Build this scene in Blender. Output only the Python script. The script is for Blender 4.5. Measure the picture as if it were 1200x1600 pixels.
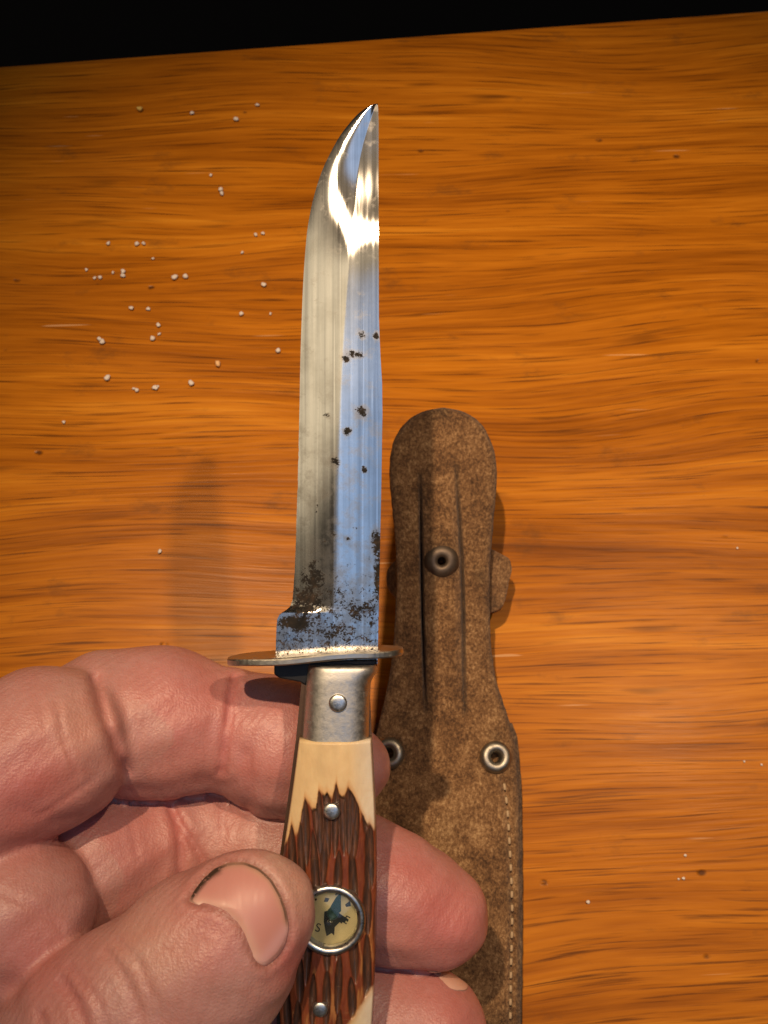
import bpy, bmesh, math, random
import numpy as np
from mathutils import Vector, Matrix

random.seed(7); rng = np.random.default_rng(7)
for o in list(bpy.data.objects): bpy.data.objects.remove(o)
scene = bpy.context.scene
col = scene.collection

# ------------------------------------------------------------------ camera
CAM_H, TILT, FOV, D0 = 0.22, math.radians(20), math.radians(50), 0.156
F = 800 / math.tan(FOV / 2)                 # focal length in photo pixels (1200 x 1600)
cam_d = bpy.data.cameras.new('camera'); cam = bpy.data.objects.new('camera', cam_d); col.objects.link(cam)
cam.location = (0, 0, CAM_H); cam.rotation_euler = (TILT, 0, 0)
cam_d.sensor_fit = 'VERTICAL'; cam_d.sensor_height = 24.0; cam_d.angle = FOV
cam_d.lens = 12.0 / math.tan(FOV / 2); cam_d.clip_start = 0.005; cam_d.clip_end = 20
cam_d.dof.use_dof = True; cam_d.dof.focus_distance = 0.155; cam_d.dof.aperture_fstop = cam_d.lens / 0.6
scene.camera = cam
scene.render.resolution_x, scene.render.resolution_y = 768, 1024
ct, st = math.cos(TILT), math.sin(TILT)
RC = np.array([[1, 0, 0], [0, ct, -st], [0, st, ct]]); CC = np.array([0, 0, CAM_H])

def to_world(c): return np.asarray(c) @ RC.T + CC                       # camera space -> world
def cam_pt(px, py, d): return np.stack([(np.asarray(px) - 600) / F * d, (800 - np.asarray(py)) / F * d, -d + 0 * np.asarray(px, float)], -1)
def on_height(px, py, z):                                               # photo pixel -> world point at height z
    px, py, z = np.broadcast_arrays(np.asarray(px, float), np.asarray(py, float), np.asarray(z, float))
    v = np.stack([(px - 600) / F, (800 - py) / F, -np.ones_like(px)], -1) @ RC.T
    return CC + v * ((z - CAM_H) / v[..., 2])[..., None]

# ------------------------------------------------------------------ world and lamps
w = bpy.data.worlds.new('World'); scene.world = w; w.use_nodes = True
w.node_tree.nodes['Background'].inputs[0].default_value = (1.0, 0.82, 0.62, 1)
w.node_tree.nodes['Background'].inputs[1].default_value = 0.035

def lamp(name, kind, loc, target, power, color, roll=0.0, **kw):
    d = bpy.data.lights.new(name, kind); o = bpy.data.objects.new(name, d); col.objects.link(o)
    o.location = loc; o.rotation_euler = ((Vector(target) - Vector(loc)).to_track_quat('-Z', 'Y').to_matrix() @ Matrix.Rotation(roll, 3, 'Z')).to_euler()
    d.energy = power; d.color = color
    for k, v in kw.items(): setattr(d, k, v)
    return o
LA = np.array([-.16, .12, .98]); LB = np.array([.356, .148, .923])
tgt = np.array([0.0, 0.10, 0.09])
WARM = (1.0, 0.72, 0.45)
lamp('ceiling_lamp_left', 'SPOT', tgt + LA * 0.75, (0.034, 0.086, 0), 25.0, WARM, shadow_soft_size=0.008, spot_size=math.radians(24.5), spot_blend=1.0)
lamp('ceiling_lamp_right', 'SPOT', tgt + LB * 0.75, (0.02, 0.042, 0), 11.0, WARM, shadow_soft_size=0.014, spot_size=math.radians(27), spot_blend=1.0)
aim = to_world([0, 0.0, -0.15])
lamp('window_light', 'AREA', to_world([0.28, 0.12, 1.1]), aim, 2.1, (0.36, 0.59, 1.0), shape='RECTANGLE', size=1.06, size_y=0.74)
lamp('warm_bounce_fill', 'AREA', to_world([-0.52, 0.25, 0.95]), aim, 1.25, (1.0, 0.80, 0.52), roll=math.radians(-14), shape='RECTANGLE', size=0.42, size_y=0.9)  # added unseen panel: stands for ceiling bounce, shaped for the blade's warm reflection
scene.view_settings.view_transform = 'Standard'; scene.view_settings.look = 'None'
scene.view_settings.exposure = 0.0; scene.view_settings.gamma = 1.0

# ------------------------------------------------------------------ node helper
class NT:
    def __init__(s, name):
        s.m = bpy.data.materials.new(name); s.m.use_nodes = True; s.t = s.m.node_tree
        s.b = s.t.nodes['Principled BSDF']
    def n(s, kind, ins=None, **attrs):
        nd = s.t.nodes.new('ShaderNode' + kind)
        for k, v in attrs.items(): setattr(nd, k, v)
        for k, v in (ins or {}).items(): s.set(nd.inputs[k], v)
        return nd
    def set(s, sock, v):
        if isinstance(v, bpy.types.NodeSocket): s.t.links.new(v, sock)
        elif isinstance(v, bpy.types.Node): s.t.links.new(v.outputs[0], sock)
        else:
            if sock.type == 'RGBA' and len(v) == 3: v = (*v, 1)
            sock.default_value = v
    def bs(s, **kw):
        for k, v in kw.items(): s.set(s.b.inputs[k.replace('_', ' ')], v)
    def math(s, op, a, b=0.0, c=None, clamp=False):
        nd = s.n('Math', operation=op, use_clamp=clamp); s.set(nd.inputs[0], a); s.set(nd.inputs[1], b)
        if c is not None: s.set(nd.inputs[2], c)
        return nd.outputs[0]
    def mix(s, fac, a, b, blend='MIX'):
        nd = s.n('Mix', data_type='RGBA', blend_type=blend); s.set(nd.inputs[0], fac); s.set(nd.inputs[6], a); s.set(nd.inputs[7], b)
        return nd.outputs[2]
    def ramp(s, fac, stops):
        nd = s.n('ValToRGB'); e = nd.color_ramp.elements
        while len(e) < len(stops): e.new(0.5)
        for el, (p, c) in zip(e, stops):
            el.position = p; el.color = (*c, 1) if isinstance(c, (tuple, list)) else (c, c, c, 1)
        s.set(nd.inputs[0], fac); return nd.outputs[0]
    def rng(s, v, a, b, c=0.0, d=1.0):
        return s.n('MapRange', {0: v, 1: a, 2: b, 3: c, 4: d}).outputs[0]
    def coord(s, scale=(1, 1, 1), rot=(0, 0, 0), loc=(0, 0, 0), which='Object'):
        tc = s.n('TexCoord')
        return s.n('Mapping', {0: tc.outputs[which], 1: loc, 2: rot, 3: scale}).outputs[0]
    def noise(s, vec, scale, detail=4, rough=.55, dist=0.0):
        return s.n('TexNoise', {'Vector': vec, 'Scale': scale, 'Detail': detail, 'Roughness': rough, 'Distortion': dist}).outputs[0]
    def bump(s, h, dist, strength=1.0, prev=None):
        nd = s.n('Bump', {'Height': h, 'Distance': dist, 'Strength': strength})
        if prev is not None: s.set(nd.inputs['Normal'], prev)
        return nd.outputs[0]
    def attr(s, name): return s.n('Attribute', attribute_name=name)

# ------------------------------------------------------------------ mesh helpers
def tag(o, label=None, cat=None, group=None, kind=None):
    for k, v in (('label', label), ('category', cat), ('group', group), ('kind', kind)):
        if v: o[k] = v
    return o
def mesh(name, V, Fc, m, parent=None, smooth=True, attrs=None, colors=None):
    me = bpy.data.meshes.new(name); me.from_pydata(np.asarray(V, float).tolist(), [], [list(map(int, f)) for f in Fc]); me.update()
    if m: me.materials.append(m)
    if smooth: me.polygons.foreach_set('use_smooth', [True] * len(me.polygons))
    for k, a in (attrs or {}).items():
        at = me.attributes.new(k, 'FLOAT', 'POINT'); at.data.foreach_set('value', np.asarray(a, np.float32).ravel())
    for k, a in (colors or {}).items():
        at = me.attributes.new(k, 'FLOAT_COLOR', 'POINT'); a = np.asarray(a, np.float32)
        at.data.foreach_set('color', np.concatenate([a, np.ones((len(a), 1), np.float32)], 1).ravel())
    o = bpy.data.objects.new(name, me); col.objects.link(o)
    if parent: o.parent = parent
    return o
def empty(name, loc, rot=None):
    o = bpy.data.objects.new(name, None); col.objects.link(o); o.empty_display_size = .02; o.location = loc
    if rot is not None: o.rotation_euler = rot
    return o
def sheet(top, bot):
    """closed slab from two (r, c, 3) grids; returns V, F"""
    r, c = top.shape[:2]; V = np.concatenate([top.reshape(-1, 3), bot.reshape(-1, 3)]); n = r * c
    i = np.arange(n).reshape(r, c); a, b, d, e = i[:-1, :-1].ravel(), i[:-1, 1:].ravel(), i[1:, 1:].ravel(), i[1:, :-1].ravel()
    Fq = np.concatenate([np.stack([a, e, d, b], 1), np.stack([a, b, d, e], 1) + n])
    ring = np.concatenate([i[0, :], i[1:, -1], i[-1, -2::-1], i[-2:0:-1, 0]]); nx = np.roll(ring, -1)
    return V, np.concatenate([Fq, np.stack([ring, nx, nx + n, ring + n], 1)])
def lathe(prof, n=40):
    """profile [(r, z)] revolved about z, open ends closed if r == 0"""
    V, Fq = [], []
    a = np.linspace(0, 2 * math.pi, n, endpoint=False)
    for r, z in prof: V += [(r * math.cos(t), r * math.sin(t), z) for t in a]
    for k in range(len(prof) - 1):
        for j in range(n): Fq.append((k * n + j, k * n + (j + 1) % n, (k + 1) * n + (j + 1) % n, (k + 1) * n + j))
    return V, Fq
def prism(poly, z0, z1):
    n = len(poly); V = [(x, y, z1) for x, y in poly] + [(x, y, z0) for x, y in poly]
    area = sum(poly[i][0] * poly[(i + 1) % n][1] - poly[(i + 1) % n][0] * poly[i][1] for i in range(n))
    Fq = [list(range(n)), list(range(2 * n - 1, n - 1, -1))] + [[i, i + n, (i + 1) % n + n, (i + 1) % n] for i in range(n)]
    if area < 0: Fq = [f[::-1] for f in Fq]
    return V, Fq
def bevel(o, wd, seg=2):
    b = o.modifiers.new('bevel', 'BEVEL'); b.width = wd; b.segments = seg; b.limit_method = 'ANGLE'; b.angle_limit = math.radians(40)
def ip(x, pts):
    p = np.array(pts, float); return np.interp(x, p[:, 0], p[:, 1])
def spl(x, pts):
    """smooth (Catmull-Rom style) interpolation"""
    p = np.array(pts, float); X, Y = p[:, 0], p[:, 1]; m = np.gradient(Y, X); x = np.clip(x, X[0], X[-1])
    k = np.clip(np.searchsorted(X, x, side='right') - 1, 0, len(X) - 2); h = X[k + 1] - X[k]; t = (x - X[k]) / h
    return (2*t**3 - 3*t**2 + 1) * Y[k] + (t**3 - 2*t**2 + t) * h * m[k] + (-2*t**3 + 3*t**2) * Y[k+1] + (t**3 - t**2) * h * m[k+1]
_tab = rng.random((64, 64))
def vnoise(x, y):
    x0 = np.floor(x).astype(int); y0 = np.floor(y).astype(int); fx = x - x0; fy = y - y0
    fx = fx*fx*(3-2*fx); fy = fy*fy*(3-2*fy); g = lambda i, j: _tab[i % 64, j % 64]
    return (g(x0, y0)*(1-fx)+g(x0+1, y0)*fx)*(1-fy) + (g(x0, y0+1)*(1-fx)+g(x0+1, y0+1)*fx)*fy
def fbm(x, y, o=4):
    return sum(vnoise(x * 2**k + 13*k, y * 2**k + 7*k) / 2**(k+1) for k in range(o)) / (1 - .5**o)
def seg_dist(px, py, pts):
    d = np.full(np.shape(px), 1e9)
    for (x0, y0), (x1, y1) in zip(pts[:-1], pts[1:]):
        dx, dy = x1 - x0, y1 - y0; t = np.clip(((px-x0)*dx + (py-y0)*dy) / (dx*dx+dy*dy), 0, 1)
        d = np.minimum(d, np.hypot(px - x0 - t*dx, py - y0 - t*dy))
    return d
def poly_sd(px, py, pts):
    d = seg_dist(px, py, list(pts) + [pts[0]]); ins = np.zeros(np.shape(px), bool)
    for (x0, y0), (x1, y1) in zip(pts, list(pts[1:]) + [pts[0]]):
        c = (y0 > py) != (y1 > py)
        ins ^= c & (px < (x1 - x0) * (py - y0) / (y1 - y0 if y1 != y0 else 1e-9) + x0)
    return np.where(ins, -d, d)

# ------------------------------------------------------------------ materials
def wood():
    n = NT('varnished_wood')
    base = n.coord(rot=(0, 0, math.radians(-1.5)))
    warp = n.noise(n.coord((3, 9, 3)), 1.6, 2)
    wv = n.n('VectorMath', {0: base, 1: n.n('CombineXYZ', {1: n.math('MULTIPLY', n.math('SUBTRACT', warp, .5), .03)}).outputs[0]}, operation='ADD').outputs[0]
    def streak(sx, sy, detail, rough, off):
        m = n.n('Mapping', {0: wv, 1: (off, off*.7, 0), 3: (sx, sy, 1)}).outputs[0]
        return n.noise(m, 1.0, detail, rough)
    big = streak(5, 48, 4, .6, 3); mid = streak(14, 260, 5, .62, 9); fine = streak(30, 1000, 3, .65, 17); pore = streak(38, 1700, 3, .6, 29)
    patch = n.noise(n.n('Mapping', {0: wv, 3: (10, 26, 1)}).outputs[0], 1, 3)
    f = n.math('ADD', n.math('ADD', n.math('MULTIPLY', big, .38), n.math('MULTIPLY', mid, .40)), n.math('ADD', n.math('MULTIPLY', fine, .24), n.math('MULTIPLY', patch, .10)))
    c = n.ramp(f, [(.34, (.085, .022, .0012)), (.45, (.225, .064, .003)), (.54, (.35, .108, .005)), (.62, (.45, .150, .008)), (.73, (.60, .235, .018))])
    c = n.mix(n.rng(pore, .54, .68, 0, .75), c, (.07, .02, .004))
    dark = n.noise(n.n('Mapping', {0: wv, 3: (26, 210, 1), 1: (5, 1, 0)}).outputs[0], 1, 2, .5)
    c = n.mix(n.rng(dark, .66, .76, 0, .65), c, (.06, .018, .004))
    # small dents and dark specks
    vo = n.n('TexVoronoi', {'Vector': n.coord((1, 1.6, 1)), 'Scale': 95.0, 'Randomness': 1.0})
    pick = n.n('SeparateColor', {0: vo.outputs['Color']})
    sp = n.math('MULTIPLY', n.rng(vo.outputs['Distance'], .05, .11, 1, 0), n.math('GREATER_THAN', pick.outputs[0], .70))
    sp = n.math('MULTIPLY', sp, n.rng(n.noise(n.coord(), 420, 3), .40, .55))
    c = n.mix(n.math('MULTIPLY', sp, .8), c, (.035, .012, .006))
    sm_ = n.noise(n.coord((1, 1.8, 1), loc=(.3, .1, 0)), 62, 5, .65)
    c = n.mix(n.rng(sm_, .60, .74, 0, .5), c, (.075, .034, .012))
    # scuffs: short pale scratches
    scr = n.noise(n.n('Mapping', {0: base, 2: (0, 0, 1.15), 3: (38, 900, 1)}).outputs[0], 1, 1, .4)
    scm = n.math('MULTIPLY', n.rng(scr, .74, .78), n.rng(n.noise(n.coord(), 22, 2), .5, .56))
    c = n.mix(n.math('MULTIPLY', scm, .35), c, (.75, .5, .28))
    hgt = n.math('SUBTRACT', n.math('ADD', n.math('MULTIPLY', mid, .5), n.math('MULTIPLY', fine, .5)), n.math('MULTIPLY', sp, .8))
    smear = n.noise(n.coord((1, 2.2, 1)), 22, 4, .6)
    n.bs(Base_Color=c, Roughness=n.rng(smear, .3, .7, .25, .38), Specular_IOR_Level=.07, Normal=n.bump(hgt, .00022, .55))
    n.bs(Coat_Weight=.0, Coat_Roughness=.3)
    return n.m
def steel():
    n = NT('worn_blade_steel')
    cv = n.attr('corrosion').outputs['Fac']
    o = n.coord()
    brush = n.noise(n.coord((2600, 55, 600)), 1, 3, .6); brush2 = n.noise(n.coord((900, 12, 300)), 1, 3, .6)
    pit = n.noise(o, 1300, 6, .8, .5); pit2 = n.noise(o, 4200, 3, .6)
    msk = n.math('ADD', n.math('MULTIPLY', pit, .75), n.math('MULTIPLY', pit2, .40))
    msk = n.rng(n.math('ADD', msk, n.math('MULTIPLY', cv, .95)), .84, .88)
    rust = n.ramp(n.noise(o, 700, 4), [(.35, (.008, .008, .008)), (.55, (.020, .016, .013)), (.72, (.055, .036, .024))])
    base = n.ramp(brush2, [(.32, (.36, .36, .36)), (.5, (.56, .56, .55)), (.68, (.74, .73, .71))])
    scr = n.noise(n.n('Mapping', {0: n.n('TexCoord').outputs['Object'], 2: (0, 0, .5), 3: (1500, 60, 1)}).outputs[0], 1, 1, .4)
    scm = n.rng(scr, .72, .76, 0, .7)
    smg = n.noise(o, 160, 4, .65)
    base = n.mix(n.rng(smg, .45, .68, 0, .45), base, n.mix(1.0, base, (.62, .60, .56), 'MULTIPLY'))
    lin = n.noise(n.coord((1700, 9, 300)), 1, 2, .5)
    base = n.mix(n.rng(lin, .64, .68, 0, .45), base, (.88, .88, .87))
    base = n.mix(scm, base, (.9, .88, .84))
    nrm = n.bump(n.math('MULTIPLY', brush, 1.0), .000002, .8)
    stn = n.rng(n.math('ADD', n.noise(o, 420, 5, .7), n.math('MULTIPLY', cv, 1.1)), .60, .82, 0, .62)
    base = n.mix(stn, base, n.mix(n.noise(o, 900, 3), (.17, .15, .125), (.30, .28, .25)))
    g1 = n.n('BsdfAnisotropic', {'Color': base, 'Roughness': n.rng(brush2, .3, .7, .14, .20), 'Normal': nrm}, distribution='BECKMANN')
    g2 = n.n('BsdfAnisotropic', {'Color': base, 'Roughness': .46, 'Normal': nrm}, distribution='BECKMANN')
    gls = n.n('MixShader', {0: n.math('ADD', .05, n.math('MULTIPLY', stn, .35)), 1: g1.outputs[0], 2: g2.outputs[0]})
    n.bs(Base_Color=rust, Roughness=.62, Specular_IOR_Level=.12, Normal=n.bump(pit2, .00003, .6))
    mx = n.n('MixShader', {0: msk, 1: gls.outputs[0], 2: n.b.outputs[0]})
    n.t.links.new(mx.outputs[0], n.t.nodes['Material Output'].inputs[0])
    return n.m
def nickel(name, base=(.56, .54, .49), r0=.24, r1=.46, grime=.5, s=700):
    n = NT(name); o = n.coord()
    a = n.noise(o, s, 5, .65); g = n.noise(o, s*.45, 5, .7)
    gm = n.rng(g, .60, .70, 0, grime)
    n.bs(Base_Color=n.mix(gm, base, (.07, .055, .04)), Metallic=n.math('SUBTRACT', 1.0, n.math('MULTIPLY', gm, .6)),
         Roughness=n.math('ADD', n.rng(a, .35, .65, r0, r1), n.math('MULTIPLY', gm, .3)), Normal=n.bump(a, .00005, .5))
    return n.m
def bone():
    n = NT('jigged_bone'); o = n.coord()
    cv = n.attr('col').outputs['Color']; dye = n.attr('dye').outputs['Fac']
    st_ = n.noise(n.coord((2600, 420, 1), rot=(0, 0, -.95)), 1, 3, .6)
    var = n.noise(o, 320, 4, .6)
    c = n.mix(n.math('MULTIPLY', n.rng(st_, .42, .7), n.math('MULTIPLY', dye, .30)), cv, n.mix(var, (.26, .075, .03), (.40, .15, .05)))
    c = n.mix(n.rng(var, .25, .75, .0, .35), c, n.mix(1.0, c, (.62, .45, .32), 'MULTIPLY'))
    fib = n.noise(n.coord((260, 3200, 1)), 1, 3, .6)
    c = n.mix(n.rng(fib, .66, .76, 0, .4), c, (.28, .16, .06))
    n.bs(Base_Color=c, Roughness=n.rng(var, .3, .7, .30, .46), Specular_IOR_Level=.45, Normal=n.bump(n.math('ADD', var, n.math('MULTIPLY', st_, .6)), .00006, .5))
    n.bs(Subsurface_Weight=.08, Subsurface_Radius=(1, .6, .3), Subsurface_Scale=.0008)
    return n.m
def leather(name='suede_leather', dk=.88):
    n = NT(name); o = n.coord()
    st_ = n.attr('stain_shade').outputs['Fac']
    fz = n.noise(n.coord((1, .75, 1)), 1900, 6, .85, .3); lo = n.noise(o, 70, 5, .6); md = n.noise(o, 260, 4, .65, .5)
    f = n.math('ADD', n.math('MULTIPLY', fz, .82), n.math('ADD', n.math('MULTIPLY', lo, .16), n.math('MULTIPLY', md, .32)))
    k = lambda c: tuple(v * dk for v in c)
    c = n.ramp(f, [(.47, k((.035, .017, .008))), (.59, k((.135, .066, .028))), (.68, k((.28, .145, .060))), (.80, k((.58, .37, .18)))])
    c = n.mix(n.math('MULTIPLY', st_, n.rng(fz, .3, .65, 1.0, .55)), c, (.018, .012, .008))
    n.bs(Base_Color=c, Roughness=.82, Specular_IOR_Level=.22, Sheen_Weight=.12, Sheen_Roughness=.5, Normal=n.bump(n.math('ADD', fz, n.math('MULTIPLY', md, .6)), .00045, .8))
    return n.m
def skin(name='skin'):
    n = NT(name); o = n.coord()
    cv = n.attr('col').outputs['Color']
    blot = n.noise(o, 130, 4, .6); fine = n.noise(o, 700, 4, .65)
    c = n.mix(n.rng(blot, .3, .7, .0, .55), cv, n.mix(1.0, cv, (1.0, .70, .62), 'MULTIPLY'))
    c = n.mix(n.rng(fine, .4, .7, 0, .40), c, n.mix(1.0, c, (.80, .62, .56), 'MULTIPLY'))
    ridge = n.n('TexWave', {'Vector': n.coord(rot=(.4, .3, .6)), 'Scale': 260.0, 'Distortion': 9.0, 'Detail': 1.0, 'Detail Scale': .35}).outputs['Fac']
    cell = n.n('TexVoronoi', {'Vector': n.coord((1, 1, 1)), 'Scale': 2600.0}).outputs['Distance']
    wr = n.noise(n.coord((1400, 260, 700), rot=(0, 0, .4)), 1, 4, .6)
    h = n.math('ADD', n.math('MULTIPLY', ridge, .30), n.math('ADD', n.math('MULTIPLY', cell, .55), n.math('ADD', n.math('MULTIPLY', wr, .9), n.math('MULTIPLY', n.noise(o, 3200, 3, .6), .8))))
    n.bs(Base_Color=c, Roughness=n.rng(fine, .3, .7, .34, .5), Specular_IOR_Level=.5, Normal=n.bump(h, .00012, .65))
    n.bs(Subsurface_Weight=.22, Subsurface_Radius=(1.0, .36, .18), Subsurface_Scale=.0022)
    return n.m
def nailm():
    n = NT('fingernail'); cv = n.attr('col').outputs['Color']
    ln = n.noise(n.coord((1600, 120, 300), rot=(0, 0, .75)), 1, 3, .5); d = n.attr('dirt').outputs['Fac']
    g = n.noise(n.coord(), 1800, 4, .7)
    dm = n.math('MULTIPLY', d, n.rng(g, .30, .44))
    n.bs(Base_Color=n.mix(dm, cv, (.045, .026, .016)), Roughness=n.rng(ln, .3, .7, .36, .5), Specular_IOR_Level=.5, Normal=n.bump(ln, .00004, .5))
    n.bs(Subsurface_Weight=.15, Subsurface_Radius=(1, .4, .25), Subsurface_Scale=.0015)
    return n.m
def plain(name, c, rough=.5, metal=0.0, var=.25, s=600, bumpd=.00003):
    n = NT(name); a = n.noise(n.coord(), s, 4, .6)
    n.bs(Base_Color=n.mix(n.rng(a, .3, .7, 0, var), c, tuple(v * .35 for v in c)), Roughness=rough, Metallic=metal, Normal=n.bump(a, bumpd, .5))
    return n.m
M = dict(wood=wood(), steel=steel(), nickel=nickel('nickel_silver', (.50, .485, .45), .40, .54, .45, 1300), pin=nickel('pin_metal', (.62, .62, .60), .26, .42, .25, 1500), brass=nickel('eyelet_metal', (.33, .30, .25), .38, .52, .45, 900),
         bone=bone(), leather=leather(), leather2=leather('worn_leather', .8), skin=skin(), nail=nailm(),
         black=plain('blackened_steel', (.022, .022, .024), .45, .6), liner=plain('dark_liner', (.10, .055, .03), .4, .4),
         dial=plain('dial_paper', (.74, .63, .34), .6, 0, .2), ink=plain('dial_ink', (.03, .032, .028), .5), green=plain('needle_green', (.03, .075, .058), .3),
         thread=plain('waxed_thread', (.50, .35, .20), .7, 0, .5, 1500), floor=plain('dark_floor', (.006, .004, .003), .9),
         crumb=plain('crumb_white', (.66, .58, .52), .6, 0, .1), crumbo=plain('crumb_orange', (.80, .48, .22), .7, 0, .2), crumby=plain('crumb_yellow', (.62, .42, .10), .7, 0, .2))
gl = NT('compass_glass'); gl.bs(Base_Color=(.97, .98, .93), Roughness=.04, IOR=1.45, Transmission_Weight=1.0); M['glass'] = gl.m

# ------------------------------------------------------------------ setting: tabletop and dark floor
e0, e1 = on_height(0, 97, 0), on_height(1200, 10, 0); ed = (e1 - e0) / np.linalg.norm(e1 - e0); en = np.array([-ed[1], ed[0], 0]); mid = (e0 + e1) / 2
prof = [(-.62, 0)] + [(-.0028 + .0028 * math.sin(a), -.0028 + .0028 * math.cos(a)) for a in np.linspace(0, math.pi / 2, 7)] + [(0, -.022), (-.62, -.022)]
V = [mid + ed * s + en * u + np.array([0, 0, z]) for s in (-.55, .55) for u, z in prof]; k = len(prof)
Fq = [[i, (i + 1) % k, (i + 1) % k + k, i + k][::-1] for i in range(k)] + [list(range(k)), list(range(2*k - 1, k - 1, -1))]
tt = mesh('tabletop', V, Fq, M['wood'], smooth=False); tag(tt, 'varnished orange brown wooden tabletop', 'table', kind='structure')
fl = mesh('floor', [(-3, -3, -.74), (3, -3, -.74), (3, 3, -.74), (-3, 3, -.74)], [(0, 1, 2, 3)], M['floor'], smooth=False); tag(fl, 'dark floor beyond the edge of the table', 'floor', kind='structure')

# ------------------------------------------------------------------ crumbs
CR = [(245,145),(405,152),(440,145),(490,230),(125,290),(170,335),(198,335),(272,305),(330,325),(328,300),(612,332),(675,328),(985,195),(1060,100),(1097,90),(1100,376),(980,537),(1140,532),
      (370,503),(465,507),(520,597),(487,670),(525,645),(200,675),(215,688),(240,886),(400,955),(385,945),(518,937),(503,942),(700,918),(1180,735)]
CR = [(100 + x * .2833, 340 + y * .2833) for x, y in CR] + [(402,165),(370,188),(300,178),(330,275),(345,298),(347,303),(250,863),(100,660)]
def blob(r, seed):
    q = np.random.default_rng(seed); bm = bmesh.new(); bmesh.ops.create_icosphere(bm, subdivisions=2, radius=1)
    V = np.array([v.co for v in bm.verts]); Fq = [[v.index for v in f.verts] for f in bm.faces]; bm.free()
    d = q.normal(size=(6, 3)); V = V * (1 + .30 * np.sin(V @ d.T * 2.2).sum(1, keepdims=True) / 2) + q.normal(size=V.shape) * .09
    V *= np.array([1.0, q.uniform(.65, .95), .6]) * r; V[:, 2] -= V[:, 2].min(); return V, Fq
protos = [mesh('crumb', *blob(1, s), M['crumb']).data for s in range(5)]
for o in [o for o in col.objects if o.name.startswith('crumb')]: bpy.data.objects.remove(o)
def crumb(px, py, r, me, label, group, z=0):
    o = bpy.data.objects.new('crumb', me); col.objects.link(o); o.location = on_height(px, py, z + .00002); o.scale = (r, r, r); o.rotation_euler = (0, 0, random.uniform(0, 6.28))
    tag(o, label, 'crumb', group)
for i, (x, y) in enumerate(CR): crumb(x, y, random.uniform(.00036, .00070), protos[i % 5], 'tiny white crumb on the wood to the cutting edge side of the blade', 'white crumbs scattered on the table')
for x, y in ((1152,857),(1162,1190),(1190,1195),(1070,1337),(1060,1373),(1067,1373),(918,1410)): crumb(x, y, random.uniform(.00022, .00042), protos[1], 'tiny pale speck on the wood on the stitched edge side of the sheath', 'pale specks beside the sheath')
mo = protos[2].copy(); mo.materials.clear(); mo.materials.append(M['crumbo'])
crumb(341, 569, .0008, mo, 'larger peach coloured crumb among the tiny white crumbs', None)
my = protos[3].copy(); my.materials.clear(); my.materials.append(M['crumby'])
crumb(218, 172, .0008, my, 'yellowish crumb near the far edge of the table', None)

# ------------------------------------------------------------------ leather sheath
SL = [(637, 690), (640, 672), (648, 650), (662, 632), (680, 619), (705, 611), (745, 609), (800, 614), (850, 618), (900, 620), (950, 618), (1000, 615), (1050, 609), (1100, 599), (1140, 589), (1180, 580), (1250, 574), (1400, 571), (1600, 571), (1720, 573), (1860, 590), (1960, 640)]
SR = [(637, 694), (640, 712), (648, 733), (662, 751), (680, 763), (705, 772), (740, 776), (780, 774), (830, 770), (880, 766), (940, 765), (1000, 767), (1060, 775), (1110, 790), (1150, 803), (1200, 809), (1300, 812), (1400, 813), (1600, 811), (1720, 809), (1860, 785), (1960, 720)]
SZ = [(630, .0255), (700, .0240), (800, .0205), (900, .0165), (1000, .0125), (1100, .0090), (1200, .0070), (1300, .0064), (1960, .0058)]
slit1 = [(656, 742), (658, 850), (660, 960), (663, 1060), (665, 1112)]; slit2 = [(713, 728), (717, 800), (722, 880), (724, 960), (725, 1050), (727, 1115)]
holes = [(690, 877, 8.5), (607, 1177, 10), (775, 1183, 9.5)]
def sheath_z(px, py):
    z = spl(py, SZ)
    xl, xr = spl(py, SL), spl(py, SR); u = np.clip((px - xl) / np.maximum(xr - xl, 1), 0, 1)
    inn = np.clip(np.minimum(py - 737, 1112 - py) / 90, 0, 1)
    m1, m2 = ip(py, [(p[1], p[0]) for p in slit1]), ip(py, [(p[1], p[0]) for p in slit2])
    z = z + .0011 * inn * np.clip(np.minimum(px - m1, m2 - px) / 14, 0, 1) ** .5
    z = z - .0009 * np.clip((py - 700) / 300, 0, 1) * (2 * u - 1) ** 2 + .0007 * np.sin(px * .021 + py * .008) * .5
    for s_, k_ in ((slit1, 1.0), (slit2, .8)):
        d = seg_dist(px, py, s_); z = z - .0024 * k_ * np.exp(-(d / 1.9) ** 2) * np.clip(np.minimum(py - 735, 1118 - py) / 160, .15, 1) - .0003 * np.exp(-(d / 9) ** 2)
    groove = seg_dist(px, py, [(785, 1215), (792, 1250), (797, 1320), (801, 1420), (799, 1520), (797, 1740)]); z = z - .0005 * np.exp(-(groove / 5) ** 2)
    edge = np.minimum(px - xl, xr - px); z = z - .0008 * np.exp(-np.clip(edge, 0, None) / 4.5)
    for hx, hy, _ in holes: z = z - .0006 * np.exp(-(np.hypot(px - hx, py - hy) / 26) ** 2)
    return z + .00018 * (fbm(px * .08, py * .08) - .5)
def sheath_pt(px, py, dz=0): return on_height(px, py, sheath_z(np.asarray(px, float), np.asarray(py, float)) + dz)
root = empty('knife_sheath', on_height(690, 1400, 0)); tag(root, 'worn brown suede leather knife sheath lying on the table behind the knife', 'sheath')
off = np.array(root.location)
rows = np.concatenate([637 + np.array([0, .6, 2, 4, 7, 11]), np.linspace(653, 1958, 330)]); uu = np.linspace(0, 1, 121); uu = uu + .04 * -np.sin(2 * math.pi * uu) / 2 / 1.0 * -1 * .0
PY = np.repeat(rows[:, None], 121, 1); XL, XR = spl(rows, SL)[:, None], spl(rows, SR)[:, None]
jag = 1.6 * (fbm(rows * .12, rows * 0 + 5) - .5)[:, None]
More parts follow.
